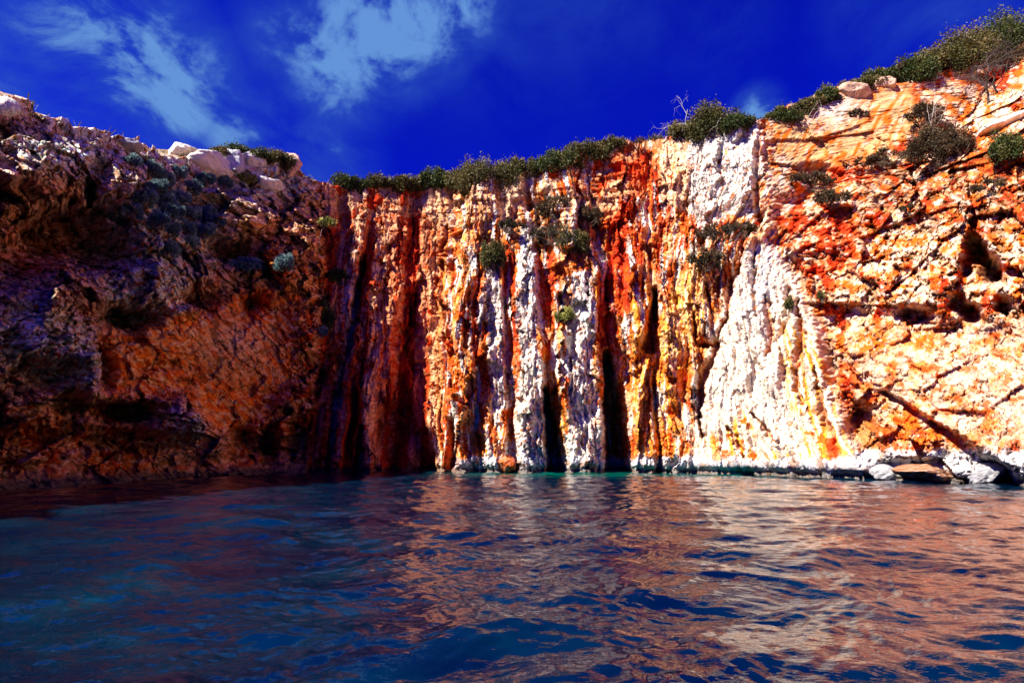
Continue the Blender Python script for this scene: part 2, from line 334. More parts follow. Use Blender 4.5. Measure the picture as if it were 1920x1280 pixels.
D = dL*wL + dM*wM + dR*wR
plat_n = .5*n_lo + .25*fB + .1*n_mid
rimfade = np.concatenate([np.repeat(ss(.82, 1, v)[None], NC, 0), np.ones((NC, NP))], 1)
D = D*(1-.62*rimfade)*(1-plateau)
Zd = np.where(plateau > 0, plateau*(1.0*n_lo+.4*fB), 0) + -(Z-CAM_H)/camd[:, None]*D*(wv*.8)[:, None]*(1-.7*rimfade) 
# rim blocks stick up and down a little
nearrim = np.concatenate([np.repeat(ss(.94, 1, v)[None], NC, 0), 1-np.repeat(ss(0, .2, t_)[None], NC, 0)], 1)
Zd = Zd + nearrim*(.30*fB + .10*fC)
tj = .05*(fD + fbm(Sg/.3, vy/.3, 2, 191))*(1-plateau)
X = X0 + dnx[:, None]*D + tx[:, None]/L[:, None]*tj
Y = Y0 + dny[:, None]*D + ty[:, None]/L[:, None]*tj
Zf = Z + Zd

# ------------------------------------------------------------------ rock colour (stone albedo, plus highlights painted on the left wall)
WHITE = np.array((.76, .69, .60)); CREAM = np.array((.74, .47, .32)); YEL = np.array((.70, .30, .06)); ORG = np.array((.58, .095, .012)); RED = np.array((.46, .024, .004))
DRED = np.array((.20, .018, .006)); GREY = np.array((.40, .40, .42)); PINK = np.array((.52, .20, .14)); BROWN = np.array((.20, .085, .04)); DARK = np.array((.05, .04, .035))
shp = X.shape
C = np.zeros(shp+(3,)); C[:] = CREAM
def paint(mask, colour):
    global C
    C += (np.asarray(colour)-C)*np.clip(mask, 0, 1)[..., None]
vs1 = fbm(root/9, py/110, 4, 201); vs2 = fbm(root/4.5, py/45, 4, 211); vs3 = fbm(root/26, py/260, 3, 221)
sp1 = fbm(px/26, py/26, 5, 231, .6); sp2 = fbm(px/9, py/8, 4, 241, .6); sp3 = fbm(px/60, py/60, 4, 251)
bl = rB*.5 + rC*.5
# left wall
cL = np.zeros(shp+(3,))
def mixc(base, mask, colour): return base + (np.asarray(colour)-base)*np.clip(mask, 0, 1)[..., None]
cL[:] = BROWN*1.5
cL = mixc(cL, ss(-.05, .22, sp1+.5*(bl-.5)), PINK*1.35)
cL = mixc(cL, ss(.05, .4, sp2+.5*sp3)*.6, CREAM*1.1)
cL = mixc(cL, ss(.0, .35, sp3 + .4*sp2)*ss(380, 520, py)*.9, ORG*.9)
cL = mixc(cL, ss(.12, .4, fbm(px/40, py/30, 4, 261))*.8*ss(400, 520, py), RED)
gl = blob(300, 440, 120, 130) + blob(50, 630, 100, 90) + blob(270, 560, 70, 60) + blob(110, 290, 140, 50) + blob(350, 800, 60, 40) + blob(480, 330, 90, 50)+blob(540, 300, 60, 60) + blob(140, 680, 60, 60)
cL = mixc(cL, np.clip(gl*1.25, 0, 1)*ss(-.35, .05, sp2+.3*sp1), np.array((.55, .60, .54)))  # pale limestone, lightened to paint blue-grey sky highlights on the bulges
cL = mixc(cL, smoothL, np.array((.82, .17, .03))); cL = mixc(cL, smoothL*ss(-.1, .35, fbm((px-py)/14, (px+py)/60, 4, 271)+.3*blob(450, 660, 90, 60)), np.array((.78, .38, .18)))
cL = mixc(cL, smoothL*blob(440, 650, 70, 50)*.7, CREAM)
cL = mixc(cL, smoothL*ss(.05, .4, fbm((px-py)/10, (px+py)/70, 4, 281))*.8, RED)
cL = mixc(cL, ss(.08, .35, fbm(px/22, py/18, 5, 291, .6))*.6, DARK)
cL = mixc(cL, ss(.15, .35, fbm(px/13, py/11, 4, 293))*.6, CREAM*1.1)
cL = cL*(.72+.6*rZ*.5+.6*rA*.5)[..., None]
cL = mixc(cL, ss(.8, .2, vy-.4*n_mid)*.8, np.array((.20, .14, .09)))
cL = mixc(cL, ss(1.5, .3, H[:, None]-Z)*ss(-.1, .3, sp2+.1), WHITE*.95)  # white painted along the rim top as its sunlit highlight
# ribs
cM = np.zeros(shp+(3,)); cM[:] = ORG
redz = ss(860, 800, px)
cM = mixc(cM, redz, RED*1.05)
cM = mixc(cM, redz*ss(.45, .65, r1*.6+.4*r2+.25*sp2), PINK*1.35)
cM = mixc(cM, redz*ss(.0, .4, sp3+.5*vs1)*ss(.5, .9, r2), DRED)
for (a, b) in [((612, 636), 1), ((668, 694), 1), ((800, 828), 1)]:
    cM = mixc(cM, ss(a[0]-4, a[0]+3, root)*(1-ss(a[1]-3, a[1]+4, root))*ss(-.35, .1, sp1+.3*sp2), np.array((.80, .44, .30)))
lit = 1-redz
cM = mixc(cM, lit*ss(-.25, .25, vs1+.3*sp2), YEL*1.1)
cM = mixc(cM, lit*ss(.0, .35, vs2+.35*vs1), CREAM*1.1)
cM = mixc(cM, lit*ss(-.02, .28, vs3+.5*vs1+.4*sp2+.25*ss(620, 480, py)*ss(1000, 1060, px)*ss(1290, 1230, px)), RED*1.15)
cM = mixc(cM, lit*ss(.50, .75, rF+.5*sp2)*.55, CREAM*1.1); cM = mixc(cM, lit*ss(.0, .3, sp1+.4*vs1+.25*(rF-.5))*.85, ORG*1.05); cM = mixc(cM, lit*ss(.14, .36, fbm(px/17, py/34, 5, 305, .6)+.3*vs3)*.85, RED*1.2)
cM = mixc(cM, lit*ss(.1, .3, fbm(root/12+9, py/90, 4, 301)+.25*sp2), WHITE)
redblob = poly(wx, wy, [(1100, 290), (1130, 275), (1225, 280), (1215, 340), (1200, 400), (1170, 470), (1150, 560), (1150, 650), (1115, 640), (1125, 540), (1140, 440), (1120, 380)], 9)
cM = mixc(cM, redblob*ss(-.55, -.05, sp1+.3*vs1), RED*1.3)
for pl_, col, f_ in [([(975, 415), (1004, 420), (1012, 520), (1006, 640), (1030, 760), (1040, 885), (960, 885), (975, 700), (968, 560)], WHITE*.92, 4), ([(1078, 520), (1110, 515), (1118, 600), (1110, 690), (1135, 760), (1140, 885), (1062, 885), (1068, 700), (1060, 620)], WHITE, 4),
                   ([(935, 320), (975, 318), (975, 360), (960, 430), (938, 410)], CREAM*1.1, 4), ([(910, 490), (935, 480), (945, 600), (960, 760), (925, 780), (915, 640)], WHITE, 6),
                   ([(1290, 250), (1420, 232), (1425, 330), (1410, 410), (1360, 400), (1310, 430), (1285, 360)], WHITE, 8), ([(1240, 270), (1290, 250), (1290, 400), (1240, 380)], CREAM*1.15, 7),
                   ([(1425, 350), (1450, 400), (1462, 445), (1430, 440)], CREAM*1.15, 5), ([(1430, 300), (1470, 320), (1540, 440), (1500, 450), (1450, 400)], CREAM*1.1, 8),
                   ([(1270, 520), (1330, 480), (1310, 640), (1260, 700), (1230, 660)], CREAM*1.2, 9)]:
    cM = mixc(cM, poly(wx, wy, pl_, f_)*ss(-.62, -.2, sp2+.6*vs2), col)
yel = poly(wx, wy, [(1185, 640), (1235, 600), (1300, 480), (1345, 500), (1330, 600), (1290, 700), (1270, 850), (1190, 850)], 12); cM = mixc(cM, yel*ss(-.15, .2, vs2+.2*sp2)*.85, YEL*1.15)
cM = mixc(cM, butt*ss(-.75, -.35, sp2+.5*vs1), np.array((.72, .60, .48)))
cM = mixc(cM, butt*(1-smoothW)*ss(.22, .45, vs1+.5*sp1)*ss(560, 640, py)*.8, YEL*1.1)
cM = mixc(cM, ss(.25, .8, groove)*.6, ORG*.9); cM = mixc(cM, poly(wx, wy, [(1460, 600), (1530, 640), (1560, 760), (1500, 760), (1470, 690)], 16)*ss(.0, .25, vs1+.4*sp2), YEL); cM = mixc(cM, blob(1430, 560, 26, 90, 0)*ss(-.15, .2, sp2+.3*vs2), GREY*1.15)
lowb = poly(wx, wy, [(1330, 830), (1400, 770), (1440, 850), (1520, 830), (1490, 760), (1530, 760), (1590, 870), (1340, 868)], 12)
cM = mixc(cM, lowb*ss(-.1, .3, vs1+.3*sp2), YEL*1.1); cM = mixc(cM, lowb*ss(.1, .35, sp1), ORG)
cM = mixc(cM, poly(wx, wy, [(1550, 830), (1570, 820), (1590, 880), (1565, 880)], 6), RED*1.2)
cM = mixc(cM, ss(.25, .5, fbm(root/7, py/30, 3, 311))*.5*(1-smoothW*.7), ORG)
greyp = poly(wx, wy, [(975, 420), (1002, 425), (1012, 560), (1004, 640), (980, 600), (985, 500)], 5)+poly(wx, wy, [(1085, 560), (1116, 570), (1112, 680), (1090, 640)], 5)+poly(wx, wy, [(1330, 240), (1420, 235), (1420, 330), (1380, 400)], 10)*.6+blob(1430, 500, 30, 40)*.7+blob(990, 860, 50, 26)+blob(660, 560, 25, 120)*.5
cM = mixc(cM, np.clip(greyp, 0, 1)*ss(-.2, .2, sp2), GREY*1.3)
cM = mixc(cM, layered*ss(.3, .8, rB+.3*sp2)*.75, CREAM)
# right wall
cR = np.zeros(shp+(3,)); cR[:] = np.array((.70, .44, .32))
cR = mixc(cR, ss(-.05, .35, sp1+.3*(bl-.5)), ORG*1.15)
cR = mixc(cR, ss(.1, .4, sp3+.5*sp2)*.45, YEL*1.05)
cR = mixc(cR, ss(.10, .36, sp3+.55*sp1), RED*1.25)
cR = mixc(cR, ss(.05, .35, fbm(px/16+4, py/11, 4, 321))*.6, WHITE*.85)
cR = mixc(cR, ss(.15, .45, sp1*.6+fbm(px/30+7, py/24, 4, 323))*.8, ORG*1.15)
band = poly(wx, wy, [(1440, 400), (1560, 380), (1600, 440), (1560, 520), (1600, 600), (1560, 640), (1530, 560), (1470, 460)], 16)
cR = mixc(cR, band*ss(-.25, .15, sp1+.2*sp2), RED*1.25)
cR = mixc(cR, slab*ss(-.5, 0, fbm((px+py*.7)/22, py/50, 4, 331)), np.array((.62, .34, .20))); cR = mixc(cR, slab*ss(.05, .3, fbm((px+py*.5)/12, py/40, 4, 341)), ORG*1.2); cR = mixc(cR, slab*blob(1560, 200, 60, 40)*.8, WHITE*.85)
cR = mixc(cR, slab2*ss(-.45, 0, sp1), np.array((.70, .44, .33))); cR = mixc(cR, slab2*ss(.0, .35, sp1*.7+sp3*.4)*.8, ORG*1.25); cR = mixc(cR, slab2*ss(.12, .4, fbm(px/20+9, py/20, 5, 327))*.7, RED*1.3)
for (cx, cy, rx, ry) in [(1655, 820, 36, 30), (1590, 740, 18, 60), (1730, 640, 30, 22), (1760, 700, 14, 12), (1905, 840, 18, 34), (1580, 450, 40, 60), (1700, 850, 60, 22), (1640, 640, 40, 30), (1870, 300, 60, 40), (1600, 330, 60, 30)]:
    cR = mixc(cR, blob(cx, cy, rx, ry)*1.3*ss(-.35, .1, sp2+.3*sp1), RED*1.35 if cy > 690 or cx < 1620 else ORG*1.2)
cR = mixc(cR, blob(1730, 810, 90, 30, .5)*ss(-.3, .1, sp1), ORG*1.3)
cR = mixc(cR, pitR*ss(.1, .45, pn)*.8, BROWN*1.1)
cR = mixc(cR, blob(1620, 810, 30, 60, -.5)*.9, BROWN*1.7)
up_r = poly(wx, wy, [(1620, 330), (1760, 290), (2100, 200), (2100, 430), (1780, 440), (1640, 400)], 25)
cR = mixc(cR, up_r*ss(-.1, .3, fbm(px/18, py/12, 5, 333, .6)), DRED*1.3); cR = mixc(cR, up_r*ss(.05, .35, fbm(px/12, py/8, 4, 334, .6))*.7, BROWN*.7)
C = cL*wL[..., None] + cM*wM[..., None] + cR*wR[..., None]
# wave-washed grey foot
gz = (1.25 + .35*fbm(px/40, px*0, 3, 351) + .5*ss(1560, 1640, px))
washed = ss(.0, -.25, vy-gz + .25*sp2)*ss(840, 870, px)
paint(washed*.93, GREY*1.35); paint(washed*ss(.1, .4, sp2)*.6, WHITE*.9); paint(washed*ss(.15, .4, sp1)*.7, BROWN*1.6)
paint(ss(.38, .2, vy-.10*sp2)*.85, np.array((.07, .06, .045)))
paint(ss(.42, .6, fbm(px/4.5, py/4, 2, 361))*.55, DARK*1.5)
paint(np.clip(ck1*.7 + ck2*.8 + ck3*.6 + ck4*.6, 0, 1)*.7*(1-smoothW*wM*.75), BROWN*.6)
paint(wM*np.clip(ckv+ckv2*.6, 0, 1)*.6*(1-smoothW*.8), DRED*.8)
paint(plateau*.85, np.array((.19, .13, .08))*1.0)
C = C*(1+.28*(rD-.5)+.20*(rC-.5))[..., None]
C[..., 2] *= .30+.68*np.clip(C[..., 2]/C[..., 0]/.5, 0, 1)
C = np.clip(C, .006, .84)

# ------------------------------------------------------------------ helpers for objects
def grid_faces(i0, i1, nr):
    i = np.arange(i0, i1-1)[:, None]; j = np.arange(nr-1)[None]
    a = (i-i0)*nr+j
    return np.stack([a, a+nr, a+nr+1, a+1], -1).reshape(-1, 4)
def np_mesh(name, V, Fq, colour=None, smooth=True, attr='tint'):
    me = bpy.data.meshes.new(name); V = np.asarray(V, np.float32); Fq = np.asarray(Fq, np.int32); n = Fq.shape[1]
    me.vertices.add(len(V)); me.vertices.foreach_set('co', V.ravel())
    me.loops.add(Fq.size); me.loops.foreach_set('vertex_index', Fq.ravel())
    me.polygons.add(len(Fq)); me.polygons.foreach_set('loop_start', np.arange(0, Fq.size, n, dtype=np.int32))
    me.polygons.foreach_set('loop_total', np.full(len(Fq), n, np.int32))
    me.polygons.foreach_set('use_smooth', np.full(len(Fq), smooth))
    if colour is not None:
        if colour.ndim == 1:
            a = me.attributes.new(attr, 'FLOAT', 'POINT'); a.data.foreach_set('value', colour.astype(np.float32))
        else:
            a = me.attributes.new(attr, 'FLOAT_COLOR', 'POINT'); c4 = np.ones((len(V), 4), np.float32); c4[:, :3] = colour; a.data.foreach_set('color', c4.ravel())
    me.update(); me.validate(); return me
def link(name, me, m=None, parent=None):
    o = bpy.data.objects.new(name, me); sc.collection.objects.link(o)
    if m is not None and me is not None: me.materials.append(m)
    if parent: o.parent = parent
    return o
def tag(o, label=None, cat=None, group=None, kind=None):
    if label: o['label'] = label
    if cat: o['category'] = cat
    if group: o['group'] = group
    if kind: o['kind'] = kind
    return o

# ------------------------------------------------------------------ materials
def material(name):
    m = bpy.data.materials.new(name); m.use_nodes = True; return m, NT(m.node_tree)
def rock_material(name, attr='tint', scale=1.0):
    m, t = material(name)
    pos = t.n('ShaderNodeTexCoord').outputs['Object']
    col = t.n('ShaderNodeAttribute', attribute_name=attr).outputs['Color']
    fine = t.noise(pos, 9*scale, 8, .65); mid = t.noise(pos, 2.6*scale, 6, .6)
    vor = t.n('ShaderNodeTexVoronoi', {'Vector': pos, 'Scale': 3.4*scale, 'Randomness': 1.0}, feature='DISTANCE_TO_EDGE').outputs['Distance']
    crack = t.maprange(vor, 0.0, 0.035)
    f = t.maprange(fine, .3, .7, .66, 1.22, 'LINEAR')
    c = t.mix(1.0, col, t.n('ShaderNodeCombineColor', {0: f, 1: f, 2: f}).outputs[0], 'MULTIPLY')
    c = t.mix(t.maprange(mid, .56, .72, 0, .35), c, (.46, .27, .15, 1), 'MIX')
    c = t.mix(t.math('MULTIPLY', t.math('SUBTRACT', 1.0, crack), t.maprange(mid, .4, .6, 0, .6)), c, (.08, .035, .008, 1))
    hgt = t.math('ADD', t.math('MULTIPLY', fine, .6), t.math('MULTIPLY', crack, .25))
    bump = t.n('ShaderNodeBump', {'Height': hgt, 'Strength': .75, 'Distance': .07}).outputs[0]
    p = t.n('ShaderNodeBsdfPrincipled', {'Base Color': c, 'Roughness': .9, 'Specular IOR Level': .06, 'Normal': bump})
    t.n('ShaderNodeOutputMaterial', {'Surface': p.outputs[0]}); return m
ROCK = rock_material('limestone')

# ------------------------------------------------------------------ cliff pieces (split along the two deep creases)
NRT = NR+NP
V = np.stack([X, Y, Zf], -1)
c1 = int(np.argmin(np.abs(col_px-600)+ (by < 30)*999)); c2 = int(np.argmin(np.abs(col_px-1568) + (by < 25)*999))
for nm, a, b, lab in [('shaded_cliff', 0, c1+1, 'dark shaded cliff of blocky brown and grey rock on the left of the cove'),
                      ('ribbed_cliff', c1, c2+1, 'ribbed red, orange and white limestone cliff at the back of the cove'),
                      ('sunlit_cliff', c2, NC, 'sunlit orange and cream cliff sloping up on the right of the cove')]:
    me = np_mesh(nm, V[a:b].reshape(-1, 3), grid_faces(a, b, NRT), C[a:b].reshape(-1, 3))
    tag(link(nm, me, ROCK), lab, 'cliff', None, 'structure')

# ---- lookup of surface points by photo position (the nearest visible surface)
VIS = V[:, :NR+25].reshape(-1, 3); vp = project(VIS[:, 0], VIS[:, 1], VIS[:, 2]); vpx, vpy, vdep = [a.astype(np.float32) for a in vp]
ok = (VIS[:, 1] > 8)
def surf(qx, qy, r=5):
    while True:
        m = np.where((np.abs(vpx-qx) < r) & (np.abs(vpy-qy) < r) & ok)[0]
        if len(m): break
        r *= 1.6
        if r > 300: return Vector((0, 40, 20)), 40
    k_ = m[np.argmin(vdep[m] + .02*np.hypot(vpx[m]-qx, vpy[m]-qy))]
    return Vector([float(q) for q in VIS[k_]]), float(vdep[k_])

# ------------------------------------------------------------------ sea
def build_sea():
    ang = np.r_[np.linspace(-180, -62, 60)[:-1], np.linspace(-62, 62, 900), np.linspace(62, 180, 60)[1:]]
    rad = np.r_[0, .4, np.exp(np.linspace(math.log(1.2), math.log(70), 900)), 90, 140, 300, 900, 3000, 12000]
    A, Rr = np.meshgrid(np.radians(ang), rad, indexing='ij')
    x = np.sin(A)*Rr; y = np.cos(A)*Rr; z = np.zeros_like(x); rng = np.random.RandomState(4)
    gx = .35*fbm(x/2.2, y/2.2, 2, 7); gy = .35*fbm(x/2.2+9, y/2.2, 2, 8)
    for i in range(84):
        lam = .13*(3.8/.13)**rng.rand(); th = R(100) + rng.randn()*.75
        a = .0092*lam**.82*(.6+.8*rng.rand())/2.4
        ph = (np.cos(th)*(x+gx)+np.sin(th)*(y+gy))*2*np.pi/lam + rng.rand()*6.28
        fade = np.clip(1.6-Rr/(lam*75), 0, 1)
        s_ = np.sin(ph); z += a*fade*(s_ + .25*np.cos(2*ph))
    z += .020*ss(.1, .9, fbm(x/1.0, y/.75, 2, 77))*np.clip(1.5-Rr/30, 0, 1)
    z *= np.clip(1.4-Rr/90, 0, 1)
    V_ = np.stack([x, y, z], -1).reshape(-1, 3); na, nr = x.shape
    me = np_mesh('sea', V_, grid_faces(0, na, nr)[:, ::-1])
    m, t = material('sea_water')
    pos = t.n('ShaderNodeTexCoord').outputs['Object']
    st = t.n('ShaderNodeMapping', {'Vector': pos, 'Rotation': (0, 0, R(8)), 'Scale': (1.0, 1.9, 1)}).outputs[0]
    d1 = t.noise(st, 4.4, 3, .5, .15); d2 = t.noise(st, 11.0, 3, .5, .1)
    hgt = t.math('ADD', t.math('MULTIPLY', d1, 1.0), t.math('MULTIPLY', d2, .16))
    bump = t.n('ShaderNodeBump', {'Height': hgt, 'Strength': 1.0, 'Distance': .017}).outputs[0]
    # pale sandy and weedy patches of the bottom showing through
    pn_ = t.noise(t.n('ShaderNodeMapping', {'Vector': pos, 'Scale': (.7, 1.0, 1)}).outputs[0], .55, 5, .6, .5)
    body = t.ramp(pn_, [(.40, (.0, .003, .015)), (.56, (.0, .008, .022)), (.67, (.0, .013, .030)), (.78, (.001, .034, .050))])
    sep = t.n('ShaderNodeSeparateXYZ', {0: pos})
    shallow = t.math('MULTIPLY', t.maprange(sep.outputs[1], 30, 41.5), t.maprange(sep.outputs[0], -8, 2))
    body = t.mix(t.math('MULTIPLY', shallow, .8), body, (.0, .09, .06, 1))
    p = t.n('ShaderNodeBsdfPrincipled', {'Base Color': body, 'Roughness': .02, 'IOR': 1.66, 'Normal': bump})
    t.n('ShaderNodeOutputMaterial', {'Surface': p.outputs[0]})
    tag(link('sea', me, m), 'dark blue rippled sea filling the cove', 'sea', None, 'structure')
build_sea()

# ------------------------------------------------------------------ loose rocks
def rock_mesh(name, sx, sy, sz, seed, colour, rough=.35):
    import bmesh
    bm = bmesh.new(); bmesh.ops.create_icosphere(bm, subdivisions=5, radius=1)
    P = np.array([v_.co[:] for v_ in bm.verts]); Fc = np.array([[v_.index for v_ in f.verts] for f in bm.faces]); bm.free()
    rs = np.random.RandomState(seed)
    r = np.ones(len(P))
    for _ in range(14):                                   # planar cuts give broken faces
        nn = rs.randn(3); nn /= np.linalg.norm(nn); dcut = .62+.3*rs.rand(); d = P@nn
        r = np.where(d*r > dcut, dcut/np.maximum(d, .01), r)
    a = P[:, 0]*2.1+seed; b = P[:, 1]*2.1+P[:, 2]*1.7
    r = r*(1 + rough*.35*fbm(a, b, 4, seed) + .05*fbm(a*4, b*4, 3, seed+9))
    Q = P*r[:, None]*np.array([sx, sy, sz])
    nz = fbm(a*2, b*2, 4, seed+20)
    c = np.asarray(colour)[None]*(1+.45*nz[:, None]); up_ = ss(.1, .7, nz+.2)[:, None]; c = c + (WHITE-c)*up_*.3
    return np_mesh(name, Q, Fc, np.clip(c, .01, .85))
ROCK2 = rock_material('loose_rock', scale=2.2)
rocks = [  # px, py of the centre, width, height in photo pixels, colour, name, label, rotation
    (346, 277, 68, 30, WHITE, 'boulder', 'rounded pale boulder perched alone on the rim of the shaded cliff', .1),
    (388, 306, 104, 40, WHITE, 'rock_slab', 'broad white slab just below the rounded pale boulder', -.25),
    (437, 292, 46, 44, GREY*1.2, 'boulder', 'grey blocky boulder between the broad white slab and the rim grass', .2),
    (478, 296, 48, 30, WHITE, 'boulder', 'low white boulder under the green scrub of the left rim', 0),
    (546, 306, 44, 44, CREAM, 'boulder', 'tan boulder at the right end of the left rim scrub', .3),
    (508, 334, 54, 22, WHITE, 'rock_slab', 'thin white slab below the tan boulder of the left rim', -.1),
    (12, 194, 46, 36, WHITE, 'boulder', 'sunlit white boulder in the left corner of the cliff rim', .2),
    (240, 262, 50, 16, GREY, 'rock_slab', 'flat grey slab capping the left rim before the rounded boulder', -.1),
    (1596, 168, 54, 34, CREAM*.75, 'boulder', 'tan boulder on the right rim with scrub behind it', .35),
    (1655, 152, 44, 20, CREAM*.85, 'boulder', 'smaller of the two tan boulders on the right rim, farther up it', .2),
    (945, 870, 36, 30, ORG*1.1, 'boulder', 'small orange boulder at the water between two white pillars', 0),
    (1735, 886, 104, 28, BROWN*1.5, 'boulder', 'cracked brown boulder at the waterline below the dark diagonal cleft', .15),
    (1660, 882, 60, 34, GREY*.75, 'boulder', 'grey wave-worn boulder just left of the cracked brown boulder', 0),
    (1845, 888, 70, 30, GREY*.7, 'boulder', 'blue-grey wave-worn boulder right of the cracked brown boulder', -.3),
    (1880, 224, 90, 24, WHITE, 'rock_slab', 'long white ledge slab on the upper right slope', -.12),
]
for i, (qx, qy, wd, hg, col, nm, lab, rot) in enumerate(rocks):
    p, d_ = surf(qx, qy + hg*.25); m_ = d_/F; b = (Vector((0, 0, CAM_H))-p); b.z = 0; b.normalize()
    o = link(nm, rock_mesh(nm, wd*m_*.56, wd*m_*.48, hg*m_*.6, 50+i, col), ROCK2)
    o.location = p - b*wd*m_*.16 + Vector((0, 0, hg*m_*.12)); o.rotation_euler = (0, rot, math.atan2(b.x, -b.y)*0)
    tag(o, lab, 'rock slab' if 'slab' in nm else 'boulder', 'rocks on the rim' if qy < 400 else 'rocks at the waterline')

# ------------------------------------------------------------------ plants
def leaf_material(name, stops):
    m, t = material(name)
    tone = t.n('ShaderNodeAttribute', attribute_name='tone').outputs['Fac']
    c = t.ramp(tone, stops)
    p = t.n('ShaderNodeBsdfPrincipled', {'Base Color': c, 'Roughness': .65, 'Specular IOR Level': .3})
    tr = t.n('ShaderNodeBsdfTranslucent', {'Color': c})
    t.n('ShaderNodeOutputMaterial', {'Surface': t.n('ShaderNodeMixShader', {0: .18, 1: p.outputs[0], 2: tr.outputs[0]}).outputs[0]}); return m
LEAF = {'olive': leaf_material('olive_leaves', [(0, (.014, .020, .004)), (.4, (.045, .05, .008)), (.7, (.11, .095, .02)), (1, (.27, .19, .08))]),
        'green': leaf_material('green_leaves', [(0, (.010, .020, .004)), (.5, (.032, .052, .007)), (.8, (.09, .10, .018)), (1, (.18, .15, .05))]),
        'blue': leaf_material('blue_grey_leaves', [(0, (.02, .045, .05)), (.5, (.09, .17, .17)), (1, (.26, .38, .36))]),
        'dark': leaf_material('dark_leaves', [(0, (.012, .011, .005)), (.5, (.040, .030, .010)), (.8, (.10, .055, .02)), (1, (.20, .10, .045))]),
        'lime': leaf_material('yellow_green_leaves', [(0, (.06, .08, .01)), (.5, (.20, .22, .04)), (1, (.42, .38, .10))])}
def bark_material(name, c):
    m, t = material(name); n_ = t.noise(t.n('ShaderNodeTexCoord').outputs['Object'], 14, 5, .6)
    col = t.mix(n_, tuple(x*.45 for x in c)+(1,), tuple(min(x*1.4, .8) for x in c)+(1,))
    p = t.n('ShaderNodeBsdfPrincipled', {'Base Color': col, 'Roughness': .9}); t.n('ShaderNodeOutputMaterial', {'Surface': p.outputs[0]}); return m
BARK = bark_material('bark', (.10, .065, .04)); DEADWOOD = bark_material('dead_wood', (.42, .38, .34)); DARKWOOD = bark_material('dark_wood', (.045, .032, .025))

def tubes(name, paths, k=5):
    """paths: list of (points, r0, r1) -> one mesh of tapered tubes"""
    Vs, Fs = [], []; base = 0
    for pts, r0, r1 in paths:
        pts = np.array(pts, float); n = len(pts); tg = np.gradient(pts, axis=0); tg /= np.linalg.norm(tg, axis=1)[:, None]+1e-9
        ref = np.array([.31, .77, .2]); u = np.cross(tg, ref); u /= np.linalg.norm(u, axis=1)[:, None]; w2 = np.cross(tg, u)
        rr = np.linspace(r0, r1, n); an = np.linspace(0, 2*np.pi, k, endpoint=False)
        Vs.append((pts[:, None] + rr[:, None, None]*(np.cos(an)[None, :, None]*u[:, None]+np.sin(an)[None, :, None]*w2[:, None])).reshape(-1, 3))
        for i in range(n-1):
            for j in range(k): Fs.append([base+i*k+j, base+i*k+(j+1) % k, base+(i+1)*k+(j+1) % k, base+(i+1)*k+j])
        base += n*k
    return np_mesh(name, np.concatenate(Vs), np.array(Fs))
def leaf_mesh(rs, lobes, n, size):
    """n leaves spread over ellipsoid lobes (centre, radii); clumps differ in tone"""
    wts = np.array([np.prod(r)**(2/3) for _, r in lobes]); wts /= wts.sum(); idx_ = rs.choice(len(lobes), n, p=wts)
    cc = np.array([c for c, _ in lobes])[idx_]; rr = np.array([r for _, r in lobes])[idx_]
    dv = rs.randn(n, 3); dv /= np.linalg.norm(dv, axis=1)[:, None]; rad = rs.rand(n)**.45*(1+.22*rs.randn(n)*(rs.rand(n) < .3))
    P = cc + dv*rr*rad[:, None]
    a = rs.randn(n, 3) + dv*1.2; a /= np.linalg.norm(a, axis=1)[:, None]; b = np.cross(a, rs.randn(n, 3)); b /= np.linalg.norm(b, axis=1)[:, None]
    sz = size*(.6+.8*rs.rand(n))[:, None]; a = a*sz; b = b*sz*.42
    Vv = np.stack([P-a*.2, P+b+a*.35, P+a, P-b+a*.35], 1).reshape(-1, 3)
    lt = rs.rand(len(lobes))[idx_]; tone = np.clip(.24+.34*lt+.40*rs.rand(n)**1.5+.14*dv[:, 2], 0, 1)  # upper leaves paler: light from above put into the tone
    return Vv, np.arange(4*n).reshape(n, 4), np.repeat(tone, 4)
def fringe():
    rs = np.random.RandomState(77); ii = np.where((by > 14) & (col_px > -40) & (col_px < 2000))[0]; n = 34000
    c = rs.choice(ii, n); dens = fbm(scol[c]/1.4, c*0.0, 3, 91); keep = rs.rand(n) < np.clip(.45+1.3*dens, 0, 1)*np.where(col_px[c] < 590, .03, 1.0); c = c[keep]; n = len(c)
    r = NR + (rs.rand(n)**1.6*32).astype(int) - 2
    P = V[c, r] + rs.randn(n, 3)*.06; hh = (.10+.34*rs.rand(n)**2)*(1+1.5*np.clip(dens[keep], 0, 1)); d = np.stack([rs.randn(n)*.5, rs.randn(n)*.5, np.ones(n)], -1)*hh[:, None]; sd = np.stack([rs.randn(n), rs.randn(n), rs.randn(n)*.3], -1); sd *= (.018+.03*rs.rand(n))[:, None]/np.linalg.norm(sd, axis=1)[:, None]
    Vv = np.stack([P-sd*.5, P+sd*.5, P+d*.7+sd, P+d-sd*.3], 1).reshape(-1, 3)
    tag(link('dry_grass', np_mesh('dry_grass', Vv, np.arange(4*n).reshape(n, 4), np.repeat(np.clip(.25+.75*rs.rand(n), 0, 1), 4), smooth=False, attr='tone'), LEAF['olive']), 'dry grass and low herbs growing along the cliff rim', 'grass', None, 'stuff')
fringe()
